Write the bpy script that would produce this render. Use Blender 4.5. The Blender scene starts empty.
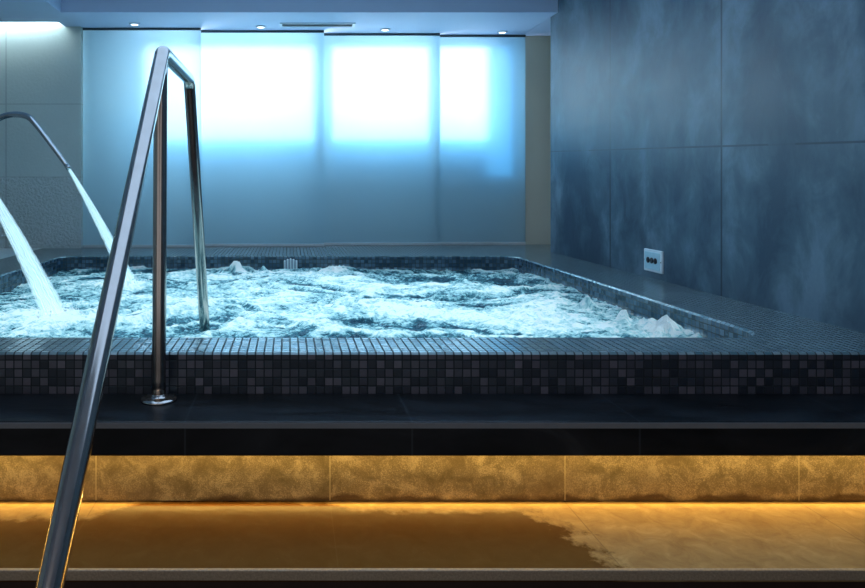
import bpy, bmesh, math, random
import numpy as np
from mathutils import Vector, Matrix
random.seed(7)
S = bpy.context.scene
C = S.collection
PI = math.pi
CAMZ = 1.07            # camera height; h = height relative to the camera

# ------------------------------------------------------------------ helpers
def link(o, parent=None):
    C.objects.link(o)
    if parent is not None:
        o.parent = parent
        o.matrix_parent_inverse = Matrix.Translation(parent.location).inverted()
    return o

def obj(name, bm, mat, parent=None, smooth=False):
    me = bpy.data.meshes.new(name)
    bm.normal_update()
    bm.to_mesh(me); bm.free()
    if mat is not None:
        me.materials.append(mat)
    if smooth:
        for p in me.polygons: p.use_smooth = True
    return link(bpy.data.objects.new(name, me), parent)

def tag(o, label=None, cat=None, group=None, kind=None):
    if label: o['label'] = label
    if cat: o['category'] = cat
    if group: o['group'] = group
    if kind: o['kind'] = kind
    return o

def thing(name, label, cat, loc=(0, 0, 0), group=None):
    o = bpy.data.objects.new(name, None)
    o.empty_display_size = 0.05
    C.objects.link(o); o.location = loc
    return tag(o, label, cat, group)

def box(bm, x0, x1, y0, y1, z0, z1, bevel=0.0):
    uv = bm.loops.layers.uv.verify()
    vs = [bm.verts.new((x, y, z)) for x in (x0, x1) for y in (y0, y1) for z in (z0, z1)]
    q = [(0, 1, 3, 2), (4, 6, 7, 5), (0, 4, 5, 1), (2, 3, 7, 6), (0, 2, 6, 4), (1, 5, 7, 3)]
    fs = [bm.faces.new([vs[i] for i in f]) for f in q]
    if bevel > 0:
        es = list({e for f in fs for e in f.edges})
        bmesh.ops.bevel(bm, geom=es, offset=bevel, segments=2, affect='EDGES', profile=0.5)
    return bm

def box_obj(name, x0, x1, y0, y1, z0, z1, mat, parent=None, bevel=0.0):
    bm = bmesh.new(); box(bm, x0, x1, y0, y1, z0, z1, bevel)
    return obj(name, bm, mat, parent)

def struct(name, *a, bevel=0.0, mat=None, parent=None):
    o = box_obj(name, *a, mat, parent, bevel)
    if parent is None: o['kind'] = 'structure'
    return o

def tube(bm, pts, r, n=20, cap=True, radii=None):
    """sweep a circle along pts with parallel transport"""
    pts = [Vector(p) for p in pts]
    rings = []; prev = None; u = None
    for i, p in enumerate(pts):
        if i == 0: t = (pts[1] - p)
        elif i == len(pts) - 1: t = (p - pts[-2])
        else: t = (pts[i + 1] - p).normalized() + (p - pts[i - 1]).normalized()
        t.normalize()
        if u is None:
            a = Vector((1, 0, 0)) if abs(t.x) < .9 else Vector((0, 1, 0))
            u = t.cross(a).normalized()
        else:
            u = (u - t * u.dot(t)).normalized()
        v = t.cross(u)
        rr = radii[i] if radii else r
        rings.append([bm.verts.new(p + (u * math.cos(2 * PI * k / n) + v * math.sin(2 * PI * k / n)) * rr) for k in range(n)])
    for a, b in zip(rings, rings[1:]):
        for k in range(n):
            bm.faces.new((a[k], a[(k + 1) % n], b[(k + 1) % n], b[k]))
    if cap:
        bm.faces.new(rings[0][::-1]); bm.faces.new(rings[-1])
    bmesh.ops.recalc_face_normals(bm, faces=bm.faces[:])

def fillet(pts, rad, seg=10):
    """round the corners of a polyline"""
    pts = [Vector(p) for p in pts]
    out = [pts[0]]
    for i in range(1, len(pts) - 1):
        p = pts[i]; a = (pts[i - 1] - p).normalized(); b = (pts[i + 1] - p).normalized()
        ang = a.angle(b); d = rad / math.tan(ang / 2)
        p0 = p + a * d; p1 = p + b * d
        c = p + (a + b).normalized() * (rad / math.sin(ang / 2))
        v0 = p0 - c; v1 = p1 - c
        th = v0.angle(v1)
        for k in range(seg + 1):
            s = k / seg
            out.append(c + (v0 * math.sin((1 - s) * th) + v1 * math.sin(s * th)) / math.sin(th))
    out.append(pts[-1])
    return out

def lathe(bm, prof, n=32, center=(0, 0, 0)):
    cx, cy, cz = center
    rings = [[bm.verts.new((cx + r * math.cos(2 * PI * k / n), cy + r * math.sin(2 * PI * k / n), cz + z)) for k in range(n)] for r, z in prof]
    for a, b in zip(rings, rings[1:]):
        for k in range(n):
            bm.faces.new((a[k], a[(k + 1) % n], b[(k + 1) % n], b[k]))
    bm.faces.new(rings[0][::-1]); bm.faces.new(rings[-1])
    bmesh.ops.recalc_face_normals(bm, faces=bm.faces[:])

# ------------------------------------------------------------------ materials
class NT:
    def __init__(s, name):
        s.m = bpy.data.materials.new(name); s.m.use_nodes = True
        s.t = s.m.node_tree; s.t.nodes.clear()
        s.out = s.t.nodes.new('ShaderNodeOutputMaterial')
    def n(s, typ, **kw):
        nd = s.t.nodes.new('ShaderNode' + typ)
        for k, v in kw.items(): setattr(nd, k, v)
        return nd
    def l(s, a, b): s.t.links.new(a, b)
    def setv(s, sock, v):
        if isinstance(v, bpy.types.NodeSocket): s.l(v, sock)
        else: sock.default_value = v
    def math(s, op, a, b=0.0, c=None, clamp=False):
        nd = s.n('Math', operation=op); nd.use_clamp = clamp
        s.setv(nd.inputs[0], a); s.setv(nd.inputs[1], b)
        if c is not None: s.setv(nd.inputs[2], c)
        return nd.outputs[0]
    def mix(s, f, a, b, blend='MIX'):
        nd = s.n('Mix', data_type='RGBA', blend_type=blend)
        s.setv(nd.inputs[0], f)
        s.setv(nd.inputs[6], a if isinstance(a, bpy.types.NodeSocket) else (*a, 1))
        s.setv(nd.inputs[7], b if isinstance(b, bpy.types.NodeSocket) else (*b, 1))
        return nd.outputs[2]
    def ramp(s, f, stops, interp='LINEAR'):
        nd = s.n('ValToRGB'); cr = nd.color_ramp; cr.interpolation = interp
        while len(cr.elements) < len(stops): cr.elements.new(0.5)
        for e, (p, c) in zip(cr.elements, stops):
            e.position = p; e.color = (*c, 1) if hasattr(c, '__len__') else (c, c, c, 1)
        s.l(f, nd.inputs[0]); return nd.outputs[0]
    def noise(s, vec, scale, detail=4, rough=.55, dist=0.0):
        nd = s.n('TexNoise'); s.l(vec, nd.inputs['Vector'])
        nd.inputs['Scale'].default_value = scale; nd.inputs['Detail'].default_value = detail
        nd.inputs['Roughness'].default_value = rough; nd.inputs['Distortion'].default_value = dist
        return nd.outputs[0]
    def scale(s, vec, v):
        nd = s.n('Mapping'); s.l(vec, nd.inputs[0]); nd.inputs['Scale'].default_value = v; return nd.outputs[0]
    def pos(s): return s.n('NewGeometry').outputs['Position']
    def bump(s, h, strength, dist=0.01):
        nd = s.n('Bump'); nd.inputs['Strength'].default_value = strength; nd.inputs['Distance'].default_value = dist
        s.l(h, nd.inputs['Height']); return nd.outputs[0]
    def pbr(s, col, rough, metal=0.0, normal=None, spec=.5, **kw):
        p = s.n('BsdfPrincipled')
        s.setv(p.inputs['Base Color'], col if isinstance(col, bpy.types.NodeSocket) else (*col, 1))
        s.setv(p.inputs['Roughness'], rough); s.setv(p.inputs['Metallic'], metal)
        p.inputs['Specular IOR Level'].default_value = spec
        if normal is not None: s.l(normal, p.inputs['Normal'])
        for k, v in kw.items(): s.setv(p.inputs[k.replace('_', ' ')], v)
        s.l(p.outputs[0], s.out.inputs[0]); return p

def line_mask(nt, coord, c, w):
    """1 within w of coordinate value c"""
    return nt.math('LESS_THAN', nt.math('ABSOLUTE', nt.math('SUBTRACT', coord, c)), w)

def m_plain(name, col, rough=.5, metal=0.0, nscale=30, namp=.12, bump=0.0, spec=.5):
    t = NT(name); p = t.pos(); n = t.noise(p, nscale)
    c = t.mix(t.math('MULTIPLY', n, 1.0), tuple(x * (1 - namp) for x in col), tuple(min(1, x * (1 + namp)) for x in col))
    t.pbr(c, rough, metal, t.bump(n, bump) if bump else None, spec)
    return t.m

def m_mosaic(name, pitch=.025, dark=(.018, .021, .03), light=(.10, .105, .13), rough=.22, grout=(.012, .014, .018), gw=.07, bumps=.6, power=2.0, spec=.6):
    t = NT(name)
    uv = t.n('TexCoord').outputs['UV']
    sc = t.scale(uv, (1 / pitch, 1 / pitch, 1))
    fl = t.n('VectorMath', operation='FLOOR'); t.l(sc, fl.inputs[0])
    fr = t.n('VectorMath', operation='FRACTION'); t.l(sc, fr.inputs[0])
    sx = t.n('SeparateXYZ'); t.l(fr.outputs[0], sx.inputs[0])
    dx = t.math('ABSOLUTE', t.math('SUBTRACT', sx.outputs[0], .5)); dy = t.math('ABSOLUTE', t.math('SUBTRACT', sx.outputs[1], .5))
    d = t.math('MAXIMUM', dx, dy)
    g = t.n('MapRange'); g.interpolation_type = 'SMOOTHSTEP'
    t.l(d, g.inputs[0]); g.inputs[1].default_value = .5 - gw - .02; g.inputs[2].default_value = .5 - gw + .02
    g = g.outputs[0]
    wn = t.n('TexWhiteNoise', noise_dimensions='2D'); t.l(fl.outputs[0], wn.inputs['Vector'])
    r = t.math('POWER', wn.outputs[0], power)
    fine = t.noise(sc, 1.6, 3)
    base = t.mix(r, dark, light)
    hue = t.mix(wn.outputs[0], (.9, 1.0, 1.1), (1.1, .97, 1.0))
    base = t.mix(1.0, base, hue, 'MULTIPLY')
    base = t.mix(t.math('MULTIPLY', fine, .35), base, (.02, .02, .025))
    col = t.mix(g, base, grout)
    # per-tile tilt so that each glass tile catches the light a little differently
    h = t.math('MULTIPLY', t.math('SUBTRACT', 1.0, g), 1.0)
    ww = t.n('VectorMath', operation='SUBTRACT'); t.l(wn.outputs['Color'], ww.inputs[0]); ww.inputs[1].default_value = (.5, .5, .5)
    ws = t.n('VectorMath', operation='SCALE'); t.l(ww.outputs[0], ws.inputs[0]); ws.inputs['Scale'].default_value = .15 if spec >= 1 else .09
    b = t.n('Bump'); b.inputs['Strength'].default_value = bumps; b.inputs['Distance'].default_value = .0015; t.l(h, b.inputs['Height'])
    add = t.n('VectorMath', operation='ADD'); t.l(b.outputs[0], add.inputs[0]); t.l(ws.outputs[0], add.inputs[1])
    nm = t.n('VectorMath', operation='NORMALIZE'); t.l(add.outputs[0], nm.inputs[0])
    rg = t.math('ADD', t.math('MULTIPLY', g, .5), rough)
    t.pbr(col, rg, 0.0, nm.outputs[0], spec, Coat_Weight=t.math('MULTIPLY', t.math('SUBTRACT', 1.0, g), .85) if spec >= 1 else 0.0, Specular_Tint=(.82, 1, .97, 1), Coat_Roughness=.22)
    return t.m

M = {}
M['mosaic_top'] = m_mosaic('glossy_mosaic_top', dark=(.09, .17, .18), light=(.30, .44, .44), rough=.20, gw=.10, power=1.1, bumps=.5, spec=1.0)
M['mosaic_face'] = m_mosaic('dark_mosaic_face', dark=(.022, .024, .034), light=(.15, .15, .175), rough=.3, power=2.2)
M['mosaic_in'] = m_mosaic('blue_mosaic_inside', dark=(.015, .04, .07), light=(.10, .19, .26), rough=.22, power=1.5)

# brushed / polished steel
def m_steel(name, col=(.62, .56, .51), rough=.17):
    t = NT(name); p = t.pos()
    n = t.noise(t.scale(p, (1, 1, 1)), 25, 3)
    t.pbr(t.mix(n, tuple(c * .8 for c in col), col), t.math('ADD', t.math('MULTIPLY', n, .1), rough - .05), 1.0)
    return t.m
M['steel'] = m_steel('polished_steel')
M['chrome'] = m_steel('chrome_spout', (.55, .58, .6), .1)
M['white_plastic'] = m_plain('white_plastic', (.72, .78, .80), .35)
M['black_plastic'] = m_plain('black_plastic', (.012, .012, .02), .3)
M['dark_metal'] = m_plain('dark_track_metal', (.06, .09, .11), .4, .6)
M['rail_metal'] = m_plain('light_rail', (.55, .6, .6), .4, .3)
M['white_metal'] = m_plain('white_metal', (.6, .68, .75), .4)

# dark slate wall
def m_slate():
    t = NT('blue_slate_wall'); p = t.pos()
    s = t.n('SeparateXYZ'); t.l(p, s.inputs[0]); X, Y, Z = s.outputs
    big = t.noise(t.scale(p, (1, 1, .6)), 1.9, 6, .6, .3)
    mid = t.noise(t.scale(p, (1, 1.1, .85)), 4.5, 6, .65, .5)
    fine = t.noise(p, 60, 3)
    c = t.ramp(t.math('ADD', t.math('MULTIPLY', big, .65), t.math('MULTIPLY', mid, .35)),
               [(.42, (.026, .052, .085)), (.5, (.062, .108, .145)), (.585, (.14, .205, .255))])
    c = t.mix(t.math('MULTIPLY', fine, .25), c, (.04, .055, .075))
    # joints between the big panels
    j = t.math('MAXIMUM', line_mask(t, Y, 4.11, .007), line_mask(t, Y, 3.05, .006))
    j = t.math('MAXIMUM', j, line_mask(t, Y, 2.0, .006)); j = t.math('MAXIMUM', j, line_mask(t, Y, .95, .006))
    zz = t.math('SUBTRACT', Z, t.math('MULTIPLY', Y, .0352))      # the course runs slightly out of level
    br = t.math('GREATER_THAN', t.noise(t.scale(p, (1, 1.5, 1)), 2.3, 3), .43)
    hj = t.math('MULTIPLY', line_mask(t, zz, CAMZ + .238 - .1785, .004), t.math('ADD', t.math('MULTIPLY', br, .6), .25))
    j = t.math('MAXIMUM', t.math('MULTIPLY', j, .9), hj)
    c = t.mix(j, c, (.012, .022, .035))
    nb = t.math('SUBTRACT', t.math('MULTIPLY', mid, .6), j)
    t.pbr(c, t.math('ADD', t.math('MULTIPLY', big, .3), .28), 0, t.bump(nb, .35, .01), .4)
    return t.m
M['slate'] = m_slate()

def m_textured():
    t = NT('rough_grey_wall'); p = t.pos()
    s = t.n('SeparateXYZ'); t.l(p, s.inputs[0]); X, Y, Z = s.outputs
    g = t.ramp(t.noise(p, 48, 3, .7), [(.38, 0.0), (.62, 1.0)]); b = t.noise(p, 2, 3)
    c = t.mix(b, (.44, .52, .50), (.58, .65, .62))
    low = t.math('LESS_THAN', Z, CAMZ + .057)
    c = t.mix(t.math('MULTIPLY', t.math('MULTIPLY', t.math('ADD', t.math('MULTIPLY', low, .7), .15), g), .9), c, (.62, .68, .68))
    j = t.math('MAXIMUM', line_mask(t, X, -2.17, .006), t.math('MAXIMUM', line_mask(t, Z, CAMZ + .615, .004), line_mask(t, Z, CAMZ + .057, .003)))
    c = t.mix(t.math('MULTIPLY', j, .28), c, (.1, .13, .15))
    bs = t.n('Bump'); t.l(g, bs.inputs['Height']); bs.inputs['Distance'].default_value = .012
    t.l(t.math('ADD', t.math('MULTIPLY', low, .55), .12), bs.inputs['Strength'])
    t.pbr(c, .75, 0, bs.outputs[0], .3)
    return t.m
M['textured'] = m_textured()
M['ceiling'] = m_plain('painted_ceiling', (.50, .60, .78), .6, namp=.04, nscale=3)
M['beige'] = m_plain('beige_wall', (.50, .52, .42), .7, namp=.06, nscale=4)
M['white_wall'] = m_plain('white_backing_wall', (.55, .62, .66), .8, namp=.04, nscale=4)
M['floor'] = m_plain('dark_floor', (.035, .025, .022), .35, nscale=8)

def m_black_slab():
    t = NT('black_honed_stone'); p = t.pos()
    s = t.n('SeparateXYZ'); t.l(p, s.inputs[0]); X, Y, Z = s.outputs
    n = t.noise(t.scale(p, (.6, 1.6, 1)), 6, 5, .6, .8)
    c = t.ramp(n, [(.35, (.003, .004, .005)), (.6, (.009, .011, .014)), (.8, (.03, .035, .04))])
    j = None
    for x in (-1.429, -.849, -.268, .312, .893, 1.473):
        k = line_mask(t, X, x, .0025); j = k if j is None else t.math('MAXIMUM', j, k)
    c = t.mix(t.math('MULTIPLY', j, .4), c, (.05, .06, .07))
    t.pbr(c, t.math('ADD', t.math('MULTIPLY', n, .35), .18), 0, t.bump(n, .15, .01), .35)
    return t.m
M['slab'] = m_black_slab()
JX = [96, 330, 565, 799]
def m_gold(name, tread):
    t = NT(name); p = t.pos()
    s = t.n('SeparateXYZ'); t.l(p, s.inputs[0]); X, Y, Z = s.outputs
    big = t.noise(p, 3.2, 5, .6, .5); fine = t.noise(p, 330, 3, .9); mid = t.noise(p, 16, 6, .65, .7)
    if tread:
        c = t.ramp(mid, [(.3, (.30, .17, .065)), (.55, (.42, .26, .10)), (.75, (.54, .37, .16))])
        # wet stain: everything left of a ragged edge, except along the back and the left rear corner
        n2 = t.math('MULTIPLY', t.math('SUBTRACT', t.noise(p, 9, 7, .68), .5), .34)
        a = t.math('SUBTRACT', t.math('ADD', .92, t.math('MULTIPLY', t.math('SUBTRACT', 1.88, Y), .42)), .30)
        a = t.math('SUBTRACT', a, X)                     # >0 wet
        k1 = t.n('MapRange'); t.l(X, k1.inputs[0]); k1.inputs[1].default_value = -.38; k1.inputs[2].default_value = -.52
        k2 = t.n('MapRange'); t.l(X, k2.inputs[0]); k2.inputs[1].default_value = .08; k2.inputs[2].default_value = .16
        b = t.math('SUBTRACT', t.math('SUBTRACT', 1.90, t.math('MULTIPLY', k1.outputs[0], .10)), t.math('MULTIPLY', k2.outputs[0], .055))
        b = t.math('SUBTRACT', b, Y)                     # >0 away from riser
        f = t.math('MINIMUM', t.math('ADD', a, n2), t.math('ADD', b, t.math('MULTIPLY', n2, .35)))
        mr = t.n('MapRange'); t.l(f, mr.inputs[0]); mr.inputs[1].default_value = -.012; mr.inputs[2].default_value = .03
        wet = mr.outputs[0]
        c = t.mix(t.math('MULTIPLY', wet, .92), c, (.085, .030, .004))
        sp = t.math('GREATER_THAN', fine, .70)
        c = t.mix(t.math('MULTIPLY', sp, .35), c, (.6, .42, .18))
        rough = t.math('SUBTRACT', .45, t.math('MULTIPLY', wet, .25))
    else:
        c = t.ramp(mid, [(.3, (.15, .11, .05)), (.55, (.23, .175, .09)), (.75, (.34, .27, .15))])
        sp = t.ramp(t.math('ADD', t.math('MULTIPLY', fine, .6), t.math('MULTIPLY', mid, .4)), [(.48, 0.0), (.60, 1.0)])
        c = t.mix(t.math('MULTIPLY', sp, .6), c, (.65, .50, .28))
        c = t.mix(t.ramp(big, [(.45, 0.0), (.7, .6)]), c, (.15, .10, .05))
        # ragged darker band along the foot of the riser
        dz = t.math('ADD', t.math('SUBTRACT', Z, CAMZ - .853), t.math('MULTIPLY', t.math('SUBTRACT', .42, t.noise(p, 7, 5)), .09))
        dm = t.n('MapRange'); t.l(dz, dm.inputs[0]); dm.inputs[1].default_value = .012; dm.inputs[2].default_value = 0.0
        c = t.mix(t.math('MULTIPLY', dm.outputs[0], .8), c, (.045, .02, .008))
        rough = .5
    j = None
    for x in JX:
        k = line_mask(t, X, (x - 290) * 1.88 / 700, .0016); j = k if j is None else t.math('MAXIMUM', j, k)
    c = t.mix(t.math('MULTIPLY', j, .5) if not tread else t.math('MULTIPLY', j, t.math('SUBTRACT', .6, t.math('MULTIPLY', wet, .5))), c, (.6, .48, .26) if not tread else (.2, .12, .05))
    h = t.math('ADD', t.math('MULTIPLY', fine, .35), mid)
    t.pbr(c, rough, 0, t.bump(h, .3 if not tread else .22, .006), .04 if tread else .3)
    return t.m
M['riser'] = m_gold('amber_lit_stone_riser', False)
M['tread'] = m_gold('amber_lit_stone_tread', True)
M['nosing'] = m_plain('nosing_strip', (.40, .30, .20), .4, .2, nscale=200, namp=.5, bump=.2)

def m_emit(name, col, st):
    t = NT(name); e = t.n('Emission'); e.inputs[0].default_value = (*col, 1); e.inputs[1].default_value = st
    t.l(e.outputs[0], t.out.inputs[0]); return t.m
M['lamp'] = m_emit('downlight_glow', (.75, .9, 1), 3)
M['led'] = m_emit('amber_led', (1, .62, .16), 3)
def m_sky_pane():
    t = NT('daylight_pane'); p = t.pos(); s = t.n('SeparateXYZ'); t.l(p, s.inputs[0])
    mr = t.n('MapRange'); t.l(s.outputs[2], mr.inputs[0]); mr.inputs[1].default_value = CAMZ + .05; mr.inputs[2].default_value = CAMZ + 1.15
    c = t.ramp(mr.outputs[0], [(0, (.0, .0, .0)), (.10, (.003, .022, .05)), (.20, (.012, .075, .16)), (.27, (.05, .21, .42)), (.31, (.52, .80, 1)), (.5, (.84, .92, 1)), (.95, (.92, .86, .90))])  # blue lower stops paint a soft halo of light below the bright pane
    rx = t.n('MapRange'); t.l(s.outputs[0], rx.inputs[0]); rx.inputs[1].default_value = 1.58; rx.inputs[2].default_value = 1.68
    c = t.mix(rx.outputs[0], c, (.03, .13, .25))  # dim blue right end, a painted glow beside the last window
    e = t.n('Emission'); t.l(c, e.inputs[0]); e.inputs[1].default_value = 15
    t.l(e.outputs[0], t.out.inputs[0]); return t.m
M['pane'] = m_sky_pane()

def m_frosted():
    t = NT('frosted_glass'); p = t.pos(); n = t.noise(p, 1.5, 2)
    tr = t.n('BsdfTranslucent'); t.l(t.mix(n, (.38, .68, .82), (.48, .76, .86)), tr.inputs[0])
    rf = t.n('BsdfRefraction'); rf.inputs['Color'].default_value = (.80, .90, .94, 1); rf.inputs['Roughness'].default_value = .55; rf.inputs['IOR'].default_value = 1.25
    gl = t.n('BsdfGlossy'); gl.inputs['Roughness'].default_value = .3; gl.inputs[0].default_value = (.5, .6, .65, 1)
    df = t.n('BsdfDiffuse'); df.inputs[0].default_value = (.30, .40, .44, 1)
    a = t.n('MixShader'); a.inputs[0].default_value = .5; t.l(tr.outputs[0], a.inputs[1]); t.l(rf.outputs[0], a.inputs[2])
    b = t.n('MixShader'); b.inputs[0].default_value = .35; t.l(a.outputs[0], b.inputs[1]); t.l(df.outputs[0], b.inputs[2])
    c = t.n('MixShader'); c.inputs[0].default_value = .06; t.l(b.outputs[0], c.inputs[1]); t.l(gl.outputs[0], c.inputs[2])
    t.l(c.outputs[0], t.out.inputs[0]); return t.m
M['frosted'] = m_frosted()

def m_water():
    t = NT('churning_water'); p = t.pos()
    at = t.n('Attribute', attribute_name='foam'); f = at.outputs['Fac']
    fine = t.noise(t.scale(p, (1, 1.3, .3)), 11, 7, .7, 3.0)
    fine2 = t.noise(p, 50, 4, .6, 1.0)
    v = t.math('ADD', f, t.math('MULTIPLY', t.math('SUBTRACT', fine, .5), 1.9))
    v = t.math('ADD', v, t.math('MULTIPLY', t.math('SUBTRACT', fine2, .5), 1.3))
    c = t.ramp(v, [(.02, (.012, .045, .075)), (.26, (.05, .17, .225)), (.48, (.24, .47, .53)), (.74, (.55, .78, .80)), (.98, (.95, .97, .97))])
    rough = t.ramp(v, [(.3, .12), (.7, .6)])
    nrm = t.bump(t.math('ADD', fine, t.math('MULTIPLY', fine2, .3)), .8, .03)
    d = t.n('BsdfDiffuse'); t.l(c, d.inputs[0]); t.l(nrm, d.inputs['Normal'])
    tl = t.n('BsdfTranslucent'); t.l(c, tl.inputs[0]); t.l(nrm, tl.inputs['Normal'])
    m1 = t.n('MixShader'); m1.inputs[0].default_value = .55; t.l(d.outputs[0], m1.inputs[1]); t.l(tl.outputs[0], m1.inputs[2])
    g = t.n('BsdfGlossy'); t.l(rough, g.inputs['Roughness']); t.l(nrm, g.inputs['Normal']); g.inputs[0].default_value = (.8, .92, 1, 1)
    fr = t.n('Fresnel'); fr.inputs[0].default_value = 1.33; t.l(nrm, fr.inputs['Normal'])
    m2 = t.n('MixShader'); t.l(t.math('MULTIPLY', fr.outputs[0], .7), m2.inputs[0]); t.l(m1.outputs[0], m2.inputs[1]); t.l(g.outputs[0], m2.inputs[2])
    t.l(m2.outputs[0], t.out.inputs[0]); return t.m
M['water'] = m_water()

def m_jet(name, dens):
    t = NT(name); tc = t.n('TexCoord').outputs['UV']
    st = t.noise(t.scale(tc, (14, 1.2, 1)), 3, 5, .6, .5)
    lw = t.n('LayerWeight'); lw.inputs[0].default_value = .5
    soft = t.ramp(lw.outputs['Facing'], [(.1, 1.0), (.85, 0.0)])
    a = t.math('MULTIPLY', soft, t.ramp(st, [(.35, .35), (.62, 1.0)]))
    a = t.math('MULTIPLY', a, dens, clamp=True)
    d = t.n('BsdfDiffuse'); d.inputs[0].default_value = (.85, .95, .97, 1)
    tl = t.n('BsdfTranslucent'); tl.inputs[0].default_value = (.85, .97, 1, 1)
    e = t.n('Emission'); e.inputs[0].default_value = (.6, .9, 1, 1); e.inputs[1].default_value = .6  # self-glow added to brighten the stream
    m = t.n('MixShader'); m.inputs[0].default_value = .5; t.l(d.outputs[0], m.inputs[1]); t.l(tl.outputs[0], m.inputs[2])
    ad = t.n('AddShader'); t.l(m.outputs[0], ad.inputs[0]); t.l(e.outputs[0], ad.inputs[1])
    tp = t.n('BsdfTransparent')
    mm = t.n('MixShader'); t.l(a, mm.inputs[0]); t.l(tp.outputs[0], mm.inputs[1]); t.l(ad.outputs[0], mm.inputs[2])
    t.l(mm.outputs[0], t.out.inputs[0]); return t.m
M['jet'] = m_jet('aerated_water_jet', 1.0)
M['drops'] = m_plain('white_spray', (.85, .95, .97), .3)

# ------------------------------------------------------------------ key levels
ZC = CAMZ - .487          # coping
ZP = CAMZ - .605          # upper step (dark platform)
ZPB = CAMZ - .694         # underside of its slab
ZT = CAMZ - .853          # lower tread
ZW = CAMZ - .575          # water
ZCEIL = CAMZ + 1.207      # dropped ceiling
ZHI = CAMZ + 1.45         # tray
XL, XR = -1.89, 1.88
IX0, IX1, IY0, IY1 = -1.55, 1.53, 2.235, 4.77
YF = 2.028                # front tiled face

# ------------------------------------------------------------------ setting
struct('floor', -2.9, 2.6, -1.8, 5.95, -.1, 0, mat=M['floor'])
struct('wall_right', XR, XR + .18, -1.8, 5.05, 0, ZHI, mat=M['slate'])
struct('wall_left', -3.05, -2.9, -1.8, 5.9, 0, ZHI, mat=M['textured'])
struct('wall_back', -2.9, 2.6, 5.92, 6.05, 0, ZHI, mat=M['white_wall'])
struct('wall_left_return', -2.9, -1.597, 5.35, 5.5, ZC - .3, ZHI, mat=M['textured'])
struct('wall_right_end', 1.905, 2.6, 5.69, 5.8, ZC - .02, ZCEIL, mat=M['beige'])
struct('wall_right_return', 2.45, 2.6, 5.05, 5.69, ZC - .3, ZCEIL, mat=M['slate'])
struct('ledge_left', -2.9, XL, YF, 5.35, 0, ZC, mat=M['textured'])
bpy.data.objects['ledge_left'].name = 'trim_1'
# ceiling tray with dropped margin
struct('ceiling', -2.9, 2.6, -1.8, 5.92, ZHI, ZHI + .1, mat=M['ceiling'])
bm = bmesh.new()
box(bm, -2.9, -1.606, -1.8, 5.2, ZCEIL, ZHI - .001)
box(bm, -1.606, XR - .001, 4.91, 5.2, ZCEIL, ZHI - .001)
box(bm, -1.72, XR - .001, 5.2, 5.92, ZCEIL, ZHI - .001)
box(bm, XR + .001, 2.45, 5.051, 5.92, ZCEIL, ZHI - .001)
tag(obj('ceiling_dropped_margin', bm, M['ceiling']), kind='structure')
bpy.data.objects['ceiling_dropped_margin'].name = 'trim_2'

# windows behind the frosted panels
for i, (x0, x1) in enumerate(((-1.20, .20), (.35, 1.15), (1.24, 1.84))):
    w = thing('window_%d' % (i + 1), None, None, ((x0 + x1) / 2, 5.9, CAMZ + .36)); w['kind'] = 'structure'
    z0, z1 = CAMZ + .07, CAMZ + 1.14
    bm = bmesh.new(); t_ = .05
    y0, y1 = 5.80, 5.919
    for a in ((x0 - t_, x0, y0, y1, z0 - t_, z1 + .04), (x1, x1 + t_, y0, y1, z0 - t_, z1 + .04), (x0, x1, y0, y1, z0 - t_, z0), (x0, x1, y0, y1, z1, z1 + .04)):
        box(bm, *a)
    f = obj('window_frame', bm, M['white_metal'], w)
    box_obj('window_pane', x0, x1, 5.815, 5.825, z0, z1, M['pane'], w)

# frosted sliding panels
PAN = [(-1.597, -.687, 5.40, 'frosted glass panel at far left beside the rough grey wall'),
       (-.70, .267, 5.487, 'frosted glass panel second from left, right behind the tall handrail'),
       (.258, 1.199, 5.596, 'frosted glass panel third from left, with the middle bright window glow'),
       (1.188, 1.90, 5.65, 'frosted glass panel at far right, next to the dark slate wall')]
for x0, x1, y, lab in PAN:
    g = thing('glass_panel', lab, 'glass panel', ((x0 + x1) / 2, y, ZC))
    box_obj('glass_pane', x0, x1, y, y + .001, ZC + .022, ZCEIL - .018, M['frosted'], g)
    box_obj('top_rail', x0, x1, y - .010, y + .012, ZCEIL - .018, ZCEIL, M['dark_metal'], g, .002)
    box_obj('bottom_rail', x0, x1, y - .010, y + .012, ZC, ZC + .022, M['rail_metal'], g, .003)

# ------------------------------------------------------------------ hot tub
def rrect(x0, x1, y0, y1, r, n=8):
    pts = []
    for cx, cy, a0 in ((x1 - r, y0 + r, -PI / 2), (x1 - r, y1 - r, 0), (x0 + r, y1 - r, PI / 2), (x0 + r, y0 + r, PI)):
        for k in range(n + 1):
            a = a0 + PI / 2 * k / n
            pts.append((cx + r * math.cos(a), cy + r * math.sin(a)))
    return pts
tub = thing('hot_tub', 'sunken hot tub with rim and sides of small dark mosaic tiles', 'hot tub', (0, 3.4, 0))
RAD = .12
inner_t = rrect(IX0 - .008, IX1 + .008, IY0 - .008, IY1 + .008, RAD + .008)
inner = rrect(IX0, IX1, IY0, IY1, RAD)
outer = [(XL, YF + .006), (XR - .001, YF + .006), (XR - .001, 5.345), (XL, 5.345)]
bm = bmesh.new(); uv = bm.loops.layers.uv.verify()
es = []
for loop in (outer, inner_t):
    vs = [bm.verts.new((x, y, ZC)) for x, y in loop]
    es += [bm.edges.new((vs[i], vs[(i + 1) % len(vs)])) for i in range(len(vs))]
bmesh.ops.triangle_fill(bm, edges=es, use_beauty=True)
for f in bm.faces:
    if f.normal.z < 0: f.normal_flip()
for f in bm.faces:
    for l in f.loops: l[uv].uv = (l.vert.co.x, l.vert.co.y)
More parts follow.
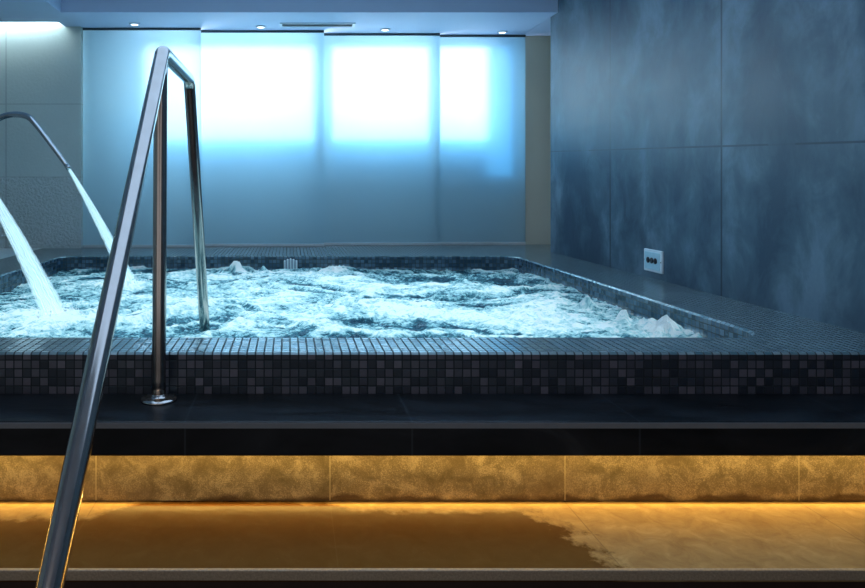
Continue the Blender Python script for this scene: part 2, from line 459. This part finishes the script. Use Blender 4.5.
# chamfer rows that turn the edges
for loop_a, loop_b in ((inner_t, inner),):
    n = len(loop_a); s = 0
    for i in range(n):
        j = (i + 1) % n
        d = math.dist(loop_b[i], loop_b[j])
        vs = [bm.verts.new((*loop_a[i], ZC)), bm.verts.new((*loop_a[j], ZC)), bm.verts.new((*loop_b[j], ZC - .007)), bm.verts.new((*loop_b[i], ZC - .007))]
        f = bm.faces.new(vs)
        for l, q in zip(f.loops, ((s, .004), (s + d, .004), (s + d, .012), (s, .012))): l[uv].uv = q
        s += d
f = bm.faces.new([bm.verts.new(c) for c in ((XL, YF + .006, ZC), (XL, YF, ZC - .006), (XR, YF, ZC - .006), (XR, YF + .006, ZC))])
for l, q in zip(f.loops, ((XL, .004), (XL, .012), (XR, .012), (XR, .004))): l[uv].uv = q
obj('rim', bm, M['mosaic_top'], tub)
bm = bmesh.new(); uv = bm.loops.layers.uv.verify()
f = bm.faces.new([bm.verts.new(c) for c in ((XL, YF, ZP - .05), (XR, YF, ZP - .05), (XR, YF, ZC - .006), (XL, YF, ZC - .006))])
for l in f.loops: l[uv].uv = (l.vert.co.x, l.vert.co.z - ZC - .003)
obj('outer_face', bm, M['mosaic_face'], tub)
bm = bmesh.new(); uv = bm.loops.layers.uv.verify()
n = len(inner); s = 0
for i in range(n):
    j = (i + 1) % n; d = math.dist(inner[i], inner[j])
    f = bm.faces.new([bm.verts.new(c) for c in ((*inner[i], ZC - .007), (*inner[j], ZC - .007), (*inner[j], ZC - .75), (*inner[i], ZC - .75))])
    for l, q in zip(f.loops, ((s, -.007), (s + d, -.007), (s + d, -.75), (s, -.75))): l[uv].uv = q
    s += d
bmesh.ops.reverse_faces(bm, faces=bm.faces[:])
obj('inner_wall', bm, M['mosaic_in'], tub)
bm = bmesh.new(); uv = bm.loops.layers.uv.verify()
f = bm.faces.new([bm.verts.new((x, y, ZC - .75)) for x, y in inner])
for l in f.loops: l[uv].uv = (l.vert.co.x, l.vert.co.y)
obj('basin_floor', bm, M['mosaic_in'], tub)

bm = bmesh.new(); uv = bm.loops.layers.uv.verify()
for q in (((-1.596, 5.346), (XR, 5.346), (XR, 5.80), (-1.596, 5.80)), ((XR, 5.051), (2.45, 5.051), (2.45, 5.80), (XR, 5.80))):
    f = bm.faces.new([bm.verts.new((x, y, ZC)) for x, y in q])
    for l in f.loops: l[uv].uv = (l.vert.co.x, l.vert.co.y)
tag(obj('trim_3', bm, M['mosaic_top']), kind='structure')

# ------------------------------------------------------------------ water surface
rng = np.random.default_rng(11)
def vnoise(x, y, seed):
    def h(ix, iy):
        v = (ix * 374761393 + iy * 668265263 + seed * 974634777) & 0xffffffff
        v = ((v ^ (v >> 13)) * 1274126177) & 0xffffffff
        return ((v ^ (v >> 16)) & 0xffff) / 65535.0
    xi = np.floor(x).astype(np.int64); yi = np.floor(y).astype(np.int64)
    fx = x - xi; fy = y - yi; fx = fx * fx * fx * (fx * (fx * 6 - 15) + 10); fy = fy * fy * fy * (fy * (fy * 6 - 15) + 10)
    return (h(xi, yi) * (1 - fx) + h(xi + 1, yi) * fx) * (1 - fy) + (h(xi, yi + 1) * (1 - fx) + h(xi + 1, yi + 1) * fx) * fy
def fbm(x, y, seed, o=5, g=.5):
    a = 1; s = 0; t = 0
    for k in range(o):
        s = s + a * vnoise(x * 2 ** k + 17.3 * k, y * 2 ** k - 9.1 * k, seed + k); t += a; a *= g
    return s / t
def ridged(x, y, seed, o=5, g=.55):
    a = 1; s = 0; t = 0
    for k in range(o):
        s = s + a * (1 - np.abs(2 * vnoise(x * 2 ** k + 3.7 * k, y * 2 ** k + 5.9 * k, seed + k) - 1)); t += a; a *= g
    return s / t
st = .0085
xs = np.arange(IX0 + .002, IX1 - .001, st); ys = np.arange(IY0 + .002, IY1 - .001, st)
Xg, Yg = np.meshgrid(xs, ys)
wx = (fbm(Xg * 2.2, Yg * 2.2, 5, 4) - .5) * .9; wy = (fbm(Xg * 2.2 + 50, Yg * 2.2, 9, 4) - .5) * .9
A = Xg + wx; B = Yg + wy
sw = ridged(A * 2.6, B * 3.6, 21, 6, .6)
chop = ridged(A * 7, B * 10, 33, 4, .5)
roll = fbm(A * 2.2, B * 2.2, 41, 4)
streak = ridged(A * 3.0, B * 9.0, 55, 5, .62)
def blob(cx, cy, rx, ry): return np.exp(-(((Xg - cx) / rx) ** 2 + ((Yg - cy) / ry) ** 2))
boil = blob(-.96, 2.99, .22, .2) + blob(.55, 3.25, .22, .16) * .8 + blob(1.15, 3.0, .25, .3) * .6 + blob(1.40, 2.72, .16, .12) * 1.1 + blob(-.5, 3.3, .3, .5) * .5 \
     + blob(-.91, 4.0, .15, .15) * .7 + blob(1.0, 3.7, .4, .2) * .5 + blob(.1, 3.5, .5, .5) * .25
dark = blob(.42, 2.83, .3, .13) + blob(.95, 3.35, .14, .2) * .8 + blob(-1.35, 3.5, .2, .5) * .6 + blob(1.35, 4.3, .3, .35) * .9 + blob(-1.2, 4.4, .35, .25) * .7 + blob(.2, 4.65, 1.3, .06) * .7 + blob(-.05, 2.72, .35, .07) * .5
Hh = (roll - .5) * .055 + (sw - .6) * .055 + (chop - .6) * .014 + boil * .020 * (.5 + chop) - dark * .008
foam = .53 + (sw - .62) * .9 + (streak - .62) * 1.4 + (chop - .6) * .5 + boil * .42 - dark * .36 + (roll - .5) * .5
# a few thrown-up crests
for cx, cy, r, a in ((-.36, 4.55, .05, .065), (-.18, 4.55, .04, .05), (.30, 4.55, .12, .03), (-1.02, 4.45, .035, .05), (1.36, 3.2, .03, .055), (1.30, 3.45, .05, .035), (1.44, 2.70, .07, .03), (1.33, 2.78, .03, .035), (1.39, 2.76, .02, .03), (1.47, 4.0, .05, .03), (-.83, 3.1, .05, .03)):
    bb = blob(cx, cy, r, r * .8) * np.clip(1.6 * vnoise(Xg * 28, Yg * 28, 13) + .2, 0, 1.3)
    Hh += bb * a * (.45 + .9 * vnoise(Xg * 40, Yg * 40, 3)); foam += bb * .5
grain = ridged(Xg * 34, Yg * 34, 77, 3, .6)
Hh += (grain - .6) * .010 * (.4 + 1.6 * np.clip(boil, 0, 1))
Hh = np.clip(Hh, -.045, .078)
nx, ny = len(xs), len(ys)
co = np.stack([Xg.ravel(), Yg.ravel(), (ZW + Hh).ravel()], 1)
idx = np.arange(nx * ny).reshape(ny, nx)
quads = np.stack([idx[:-1, :-1].ravel(), idx[:-1, 1:].ravel(), idx[1:, 1:].ravel(), idx[1:, :-1].ravel()], 1)
me = bpy.data.meshes.new('water')
me.vertices.add(nx * ny); me.vertices.foreach_set('co', co.astype(np.float32).ravel())
me.loops.add(quads.size); me.loops.foreach_set('vertex_index', quads.astype(np.int32).ravel())
me.polygons.add(len(quads)); me.polygons.foreach_set('loop_start', (np.arange(len(quads)) * 4).astype(np.int32))
me.polygons.foreach_set('loop_total', np.full(len(quads), 4, np.int32)) if not me.polygons[0].is_property_readonly('loop_total') else None
me.update(calc_edges=True)
me.polygons.foreach_set('use_smooth', np.ones(len(quads), bool))
at = me.attributes.new('foam', 'FLOAT', 'POINT'); at.data.foreach_set('value', np.clip(foam, -.3, 1.4).astype(np.float32).ravel())
me.materials.append(M['water'])
wat = bpy.data.objects.new('water', me); C.objects.link(wat)
tag(wat, 'churning foamy turquoise water filling the hot tub', 'water', kind='stuff')

# ------------------------------------------------------------------ steps
ps = thing('stone_platform', 'upper step of black stone slabs at the foot of the tiled tub', 'step', (0, 1.9, 0))
bm = bmesh.new(); box(bm, -2.9, XR, 1.787, YF - .001, ZPB, ZP, .004)
obj('slab', bm, M['slab'], ps)
box_obj('edge_strip', -2.9, XR, 1.7845, 1.7875, ZP - .017, ZP - .003, m_plain('honed_slab_edge', (.17, .18, .19), .3), ps)  # lighter grey strip paints the highlight along the slab's bevel
ls = thing('stone_step', 'lower step of amber-lit brown stone with a wet stain', 'step', (0, 1.7, 0))
box_obj('riser', -2.9, XR, 1.88, YF - .002, ZT + .004, ZPB, M['riser'], ls)
box_obj('tread', -2.9, XR, 1.556, 1.99, ZT - .03, ZT, M['tread'], ls)
box_obj('nosing', -2.9, XR, 1.545, 1.556, ZT - .022, ZT + .001, M['nosing'], ls, .002)
box_obj('lower_riser', -2.9, XR, 1.60, 1.99, 0, ZT - .03, m_plain('dark_red_stone', (.05, .022, .015), .5, nscale=15, namp=.4), ls)
led = box_obj('led_strip', -2.9, XR, 1.83, 1.842, ZPB - .005, ZPB, M['led'])
tag(led, 'warm amber light strip tucked under the black upper step', 'light strip')

# ------------------------------------------------------------------ handrail
hr = thing('handrail', 'tall polished steel tube handrail rising from the steps into the tub', 'handrail', (-.365, 1.965, ZP))
R_ = .0205
a = Vector((-.36, .57, CAMZ - 1.07)); b = Vector((-.362, 1.985, CAMZ + .376)); c = Vector((-.358, 2.49, CAMZ + .372)); d = Vector((-.343, 2.87, CAMZ - .70))
bot = a + (b - a) * 0
pts = fillet([(-.352, .574, .0), b, c, d], .05, 10)
def densify(ps_, step=.05):
    out = [ps_[0]]
    for p, q in zip(ps_, ps_[1:]):
        n = max(1, int((Vector(q) - Vector(p)).length / step))
        for k in range(1, n + 1): out.append(Vector(p).lerp(Vector(q), k / n))
    return out
bm = bmesh.new(); tube(bm, densify(pts), R_, 28); rail = obj('rail_tube', bm, M['steel'], hr, True)
bm = bmesh.new(); tube(bm, densify([(-.368, 1.963, ZP + .004), (-.364, 1.972, CAMZ + .345)]), .0195, 28); obj('post', bm, M['steel'], hr, True)
bm = bmesh.new(); lathe(bm, [(.0505, 0), (.0505, .004), (.049, .007), (.036, .009), (.026, .011), (.0225, .013), (.0205, .018), (.0196, .019)], 40, (-.368, 1.963, ZP))
obj('base_flange', bm, M['steel'], hr, True)
bm = bmesh.new(); lathe(bm, [(.055, 0), (.055, .006), (.04, .012), (.024, .014)], 32, (-.352, .574, 0))
obj('floor_flange', bm, M['steel'], hr, True)

# ------------------------------------------------------------------ water spouts and jets
def spout(dx, y, lab, labj, grp):
    sp = thing('water_spout', lab, 'water spout', (-1.80 + dx, y, ZC), )
    H = CAMZ
    path = [(-1.80, -.480), (-1.80, -.1), (-1.795, .12), (-1.765, .26), (-1.71, .345), (-1.64, .388), (-1.57, .400), (-1.50, .388), (-1.455, .345), (-1.41, .288), (-1.36, .222), (-1.31, .155), (-1.262, .0886)]
    # Catmull-Rom smoothing
    P = [Vector((x + dx, y, H + z)) for x, z in path]
    pts = []
    for i in range(len(P) - 1):
        p0 = P[max(i - 1, 0)]; p1 = P[i]; p2 = P[i + 1]; p3 = P[min(i + 2, len(P) - 1)]
        for k in range(6):
            t = k / 6
            pts.append(.5 * ((2 * p1) + (-p0 + p2) * t + (2 * p0 - 5 * p1 + 4 * p2 - p3) * t * t + (-p0 + 3 * p1 - 3 * p2 + p3) * t ** 3))
    pts.append(P[-1])
    n = len(pts)
    radii = [.018 - .006 * max(0, (i / n - .55) / .45) for i in range(n)]
    bm = bmesh.new(); tube(bm, pts, .018, 20, radii=radii); obj('pipe', bm, M['chrome'], sp, True)
    bm = bmesh.new(); lathe(bm, [(.04, 0), (.04, .005), (.03, .010), (.021, .014), (.0185, .03)], 28, (-1.80 + dx, y, ZC)); obj('base_flange', bm, M['chrome'], sp, True)
    d = (P[-1] - P[-2]).normalized()
    bm = bmesh.new(); tube(bm, [P[-1] - d * .03, P[-1] + d * .004], .0145, 20); obj('nozzle', bm, M['chrome'], sp, True)
    # jet
    jt = thing('water_jet', labj, 'water jet', (P[-1].x, y, P[-1].z))
    z0 = P[-1].z; x0 = P[-1].x; L = z0 - ZW + .01
    pj = []; rj = []
    for k in range(41):
        t = k / 40
        pj.append(Vector((x0 + .36 * (1.08 * t - .08 * t * t), y - .01 * t, z0 - L * (.95 * t + .05 * t * t))))
        rj.append(.009 + (.032 if y > 3.5 else .044) * t ** .85)
    bm = bmesh.new(); uv = bm.loops.layers.uv.verify()
    tube(bm, pj, .01, 24, cap=False, radii=rj)
    bm.verts.ensure_lookup_table()
    for f in bm.faces:
        ids = [v.index for v in f.verts]
        for l in f.loops:
            i = l.vert.index
            l[uv].uv = ((i % 24) / 24, (i // 24) / 40)
    for v in bm.verts:
        t = (z0 - v.co.z) / L
        q = .005 * t
        v.co += Vector((random.uniform(-q, q), random.uniform(-q, q), 0))
    obj('stream', bm, M['jet'], jt, True)
    bm = bmesh.new(); e = pj[-1]
    for k in range(110):
        a_ = random.uniform(0, 2 * PI); rr = abs(random.gauss(0, .075)); zz = abs(random.gauss(0, .035)) * math.exp(-rr * 5)
        r = random.uniform(.0015, .0045)
        m = Matrix.Translation((e.x + math.cos(a_) * rr, e.y + math.sin(a_) * rr, ZW + .015 + zz)) @ Matrix.Diagonal((1, 1, random.uniform(.8, 1.8), 1))
        bmesh.ops.create_icosphere(bm, subdivisions=1, radius=r, matrix=m)
    tag(obj('splash', bm, M['drops'], jt, True), kind='stuff')
    return sp
spout(0.0, 4.0, 'curved chrome swan-neck water spout in front of the rough grey wall', 'thin white water jet pouring from the visible tip of the chrome spout', None)
spout(-.09, 3.0, 'chrome swan-neck water spout nearest the camera, off the left edge', 'thick white water jet crashing down near the left edge of the photo', None)

# ------------------------------------------------------------------ ribbed intake cover on back wall of tub
gx, gy = 0.004, IY1
gr = thing('intake_grille', 'small white ribbed arched cover on the far inner side of the tub', 'grille', (gx, gy, ZW))
zt = CAMZ - (259 - 184.5) * IY1 / 700
bm = bmesh.new()
prof = [(-.048, -.005), (-.030, -.0015), (0, .0), (.030, -.0015), (.048, -.005)]
N = 24
def top(x): return zt - .016 * (abs(x) / .047) ** 1.6
vsf = []
for k in range(N + 1):
    x = -.047 + .094 * k / N
    vsf.append(x)
front = []; back = []
for x in vsf:
    front.append((bm.verts.new((gx + x, gy - .018, ZW - .06)), bm.verts.new((gx + x, gy - .018, top(x) - .004))))
    back.append((bm.verts.new((gx + x, gy - .001, ZW - .06)), bm.verts.new((gx + x, gy - .001, top(x)))))
for i in range(N):
    bm.faces.new((front[i][0], front[i + 1][0], front[i + 1][1], front[i][1]))
    bm.faces.new((front[i][1], front[i + 1][1], back[i + 1][1], back[i][1]))
for i in (0, N):
    bm.faces.new((front[i][0], front[i][1], back[i][1], back[i][0]))
obj('housing', bm, m_plain('grey_cover', (.16, .22, .28), .4), gr)
for k, x in enumerate((-.040, -.020, 0, .020, .040)):
    bm = bmesh.new()
    tt = top(x) + .001
    tube(bm, [(gx + x, gy - .022, ZW - .06), (gx + x, gy - .022, tt - .010), (gx + x, gy - .019, tt - .003), (gx + x, gy - .010, tt)], .0062, 12)
    obj('rib', bm, M['white_plastic'], gr, True)

# ------------------------------------------------------------------ control plate on right wall
px0, px1 = 3.519, 3.697
cz = CAMZ - .3935
cp = thing('control_plate', 'small white wall plate with three dark round buttons on the slate wall', 'wall plate', (XR, 3.608, cz))
bm = bmesh.new(); box(bm, XR - .012, XR, px0, px1, cz - .0575, cz + .0575, .004); obj('plate', bm, M['white_plastic'], cp)
bm = bmesh.new(); box(bm, XR - .015, XR - .011, px0 + .014, px1 - .014, cz - .045, cz + .045, .002)
ip = obj('inner_panel', bm, m_plain('pale_aqua_panel', (.45, .66, .72), .3), cp)
for k in range(3):
    bm = bmesh.new()
    yc = 3.608 + (k - 1) * .036
    lathe(bm, [(.0155, 0), (.0155, .004), (.012, .006)], 20)
    bmesh.ops.rotate(bm, verts=bm.verts[:], matrix=Matrix.Rotation(-PI / 2, 3, 'Y'))
    bmesh.ops.translate(bm, verts=bm.verts[:], vec=(XR - .0145, yc, cz + .002))
    obj('button', bm, M['black_plastic'], ip, True)
for yc in (px0 + .006, px1 - .006):
    bm = bmesh.new(); lathe(bm, [(.004, 0), (.004, .002), (.002, .003)], 12)
    bmesh.ops.rotate(bm, verts=bm.verts[:], matrix=Matrix.Rotation(-PI / 2, 3, 'Y'))
    bmesh.ops.translate(bm, verts=bm.verts[:], vec=(XR - .012, yc, cz)); obj('screw', bm, M['steel'], cp, True)

# ------------------------------------------------------------------ downlights and vent
DL = [(-1.166, 5.255, 'leftmost small recessed ceiling spotlight, above the far left glass panel'),
      (-.222, 5.345, 'small recessed ceiling spotlight just left of the slot vent'),
      (.74, 5.44, 'small recessed ceiling spotlight just right of the slot vent'),
      (1.678, 5.53, 'rightmost small recessed ceiling spotlight, near the slate wall')]
proto = None
for i, (x, y, lab) in enumerate(DL):
    if proto is None:
        d0 = thing('recessed_spotlight', lab, 'ceiling light', (x, y, ZCEIL), 'spotlights along the dropped ceiling')
        bm = bmesh.new(); lathe(bm, [(.040, 0), (.040, -.005), (.034, -.008), (.030, -.008), (.028, -.002)], 28, (x, y, ZCEIL)); obj('trim_ring', bm, m_plain('bezel_metal', (.35, .42, .5), .3, .5), d0, True)
        bm = bmesh.new(); lathe(bm, [(.027, -.0085), (.020, -.011), (.008, -.0125)], 24, (x, y, ZCEIL)); obj('lens', bm, M['lamp'], d0, True)
        proto = d0
    else:
        r = proto.copy(); C.objects.link(r); r.location = (x, y, ZCEIL); r['label'] = lab
        for ch in proto.children:
            cc = ch.copy(); C.objects.link(cc); cc.parent = r; cc.matrix_parent_inverse = ch.matrix_parent_inverse.copy()
vx0, vx1, vy0, vy1 = -.078, .49, 5.225, 5.335
v = thing('slot_vent', 'long narrow slot air vent in the dropped ceiling', 'vent', ((vx0 + vx1) / 2, 5.28, ZCEIL))
bm = bmesh.new()
for a_ in ((vx0, vx1, vy0, vy0 + .015), (vx0, vx1, vy1 - .015, vy1), (vx0, vx0 + .02, vy0 + .015, vy1 - .015), (vx1 - .02, vx1, vy0 + .015, vy1 - .015)):
    box(bm, *a_, ZCEIL - .008, ZCEIL)
obj('vent_frame', bm, M['white_metal'], v)
box_obj('vent_backing', vx0 + .02, vx1 - .02, vy0 + .015, vy1 - .015, ZCEIL - .002, ZCEIL, M['black_plastic'], v)
for k in range(2):
    yy = vy0 + .036 + k * .032
    box_obj('vent_blade', vx0 + .02, vx1 - .02, yy, yy + .006, ZCEIL - .006, ZCEIL - .002, M['dark_metal'], v)

# cove tube in the slot above the rough grey wall
cv = box_obj('cove_light', -2.88, -1.74, 5.215, 5.235, ZCEIL + .08, ZCEIL + .10, m_emit('cove_glow', (.7, .95, 1), 2))
tag(cv, 'pale light strip hidden in the ceiling slot over the rough grey wall', 'light strip')

# ------------------------------------------------------------------ lights
def area(name, loc, size, size_y, power, col, rot, spread=PI):
    l = bpy.data.lights.new(name, 'AREA'); l.shape = 'RECTANGLE'; l.size = size; l.size_y = size_y; l.energy = power; l.color = col; l.spread = spread
    o = bpy.data.objects.new(name, l); C.objects.link(o); o.location = loc; o.rotation_euler = rot
    return o
UP = (PI, 0, 0)
area('pool_light', (-.1, 3.45, ZW - .30), 3.0, 2.4, 60, (.64, .90, 1), UP)
area('ceiling_tray_light', (.2, 2.4, ZHI - .02), 2.6, 3.2, 36, (.46, .68, 1), (0, 0, 0))  # added blue fill, no visible fixture, tints the top of the slate wall
area('cove_lamp', (-2.3, 5.225, ZCEIL + .12), 1.1, .04, 9, (.75, .95, 1), (math.radians(40), 0, 0))
area('amber_strip_lamp', (-.2, 1.835, ZPB - .007), 4.0, .012, 3.6, (1, .68, .22), (0, 0, 0))
area('amber_base_lamp', (-.2, 1.872, ZT + .010), 4.0, .006, 1.9, (1, .62, .14), (-PI / 2, 0, 0))
area('rear_ceiling_lamp', (-.6, -.9, ZHI - .02), 1.2, .5, 9, (1, .93, .86), (0, 0, 0))  # unseen softbox added behind the camera for highlight lines on the handrail
area('window_fill_lamp', (.1, 5.77, CAMZ + .30), 3.7, 1.7, 4.5, (.66, .80, .88), (-PI / 2, 0, 0))  # added even fill that lifts the frosted panels from behind
for x, y, _ in DL:
    l = bpy.data.lights.new('spot', 'SPOT'); l.energy = 3; l.spot_size = math.radians(100); l.spot_blend = .8; l.color = (.8, .92, 1); l.shadow_soft_size = .03
    o = bpy.data.objects.new('spot_lamp', l); C.objects.link(o); o.location = (x, y, ZCEIL - .02)

w = bpy.data.worlds.new('World'); S.world = w; w.use_nodes = True
w.node_tree.nodes['Background'].inputs[0].default_value = (.62, .62, .66, 1)
w.node_tree.nodes['Background'].inputs[1].default_value = .6

# ------------------------------------------------------------------ camera
cam = bpy.data.cameras.new('camera'); co_ = bpy.data.objects.new('camera', cam); C.objects.link(co_)
co_.location = (0, 0, CAMZ); co_.rotation_euler = (PI / 2, 0, 0)
cam.sensor_width = 36; cam.lens = 36 * 700 / 865
cam.shift_x = (432.5 - 290) / 865; cam.shift_y = -(294 - 184.5) / 865
cam.clip_start = .02
S.camera = co_
S.view_settings.view_transform = 'Standard'
S.view_settings.look = 'None'
S.cycles.use_denoising = True
S.cycles.max_bounces = 8
S.cycles.transparent_max_bounces = 16
S.cycles.sample_clamp_indirect = 4
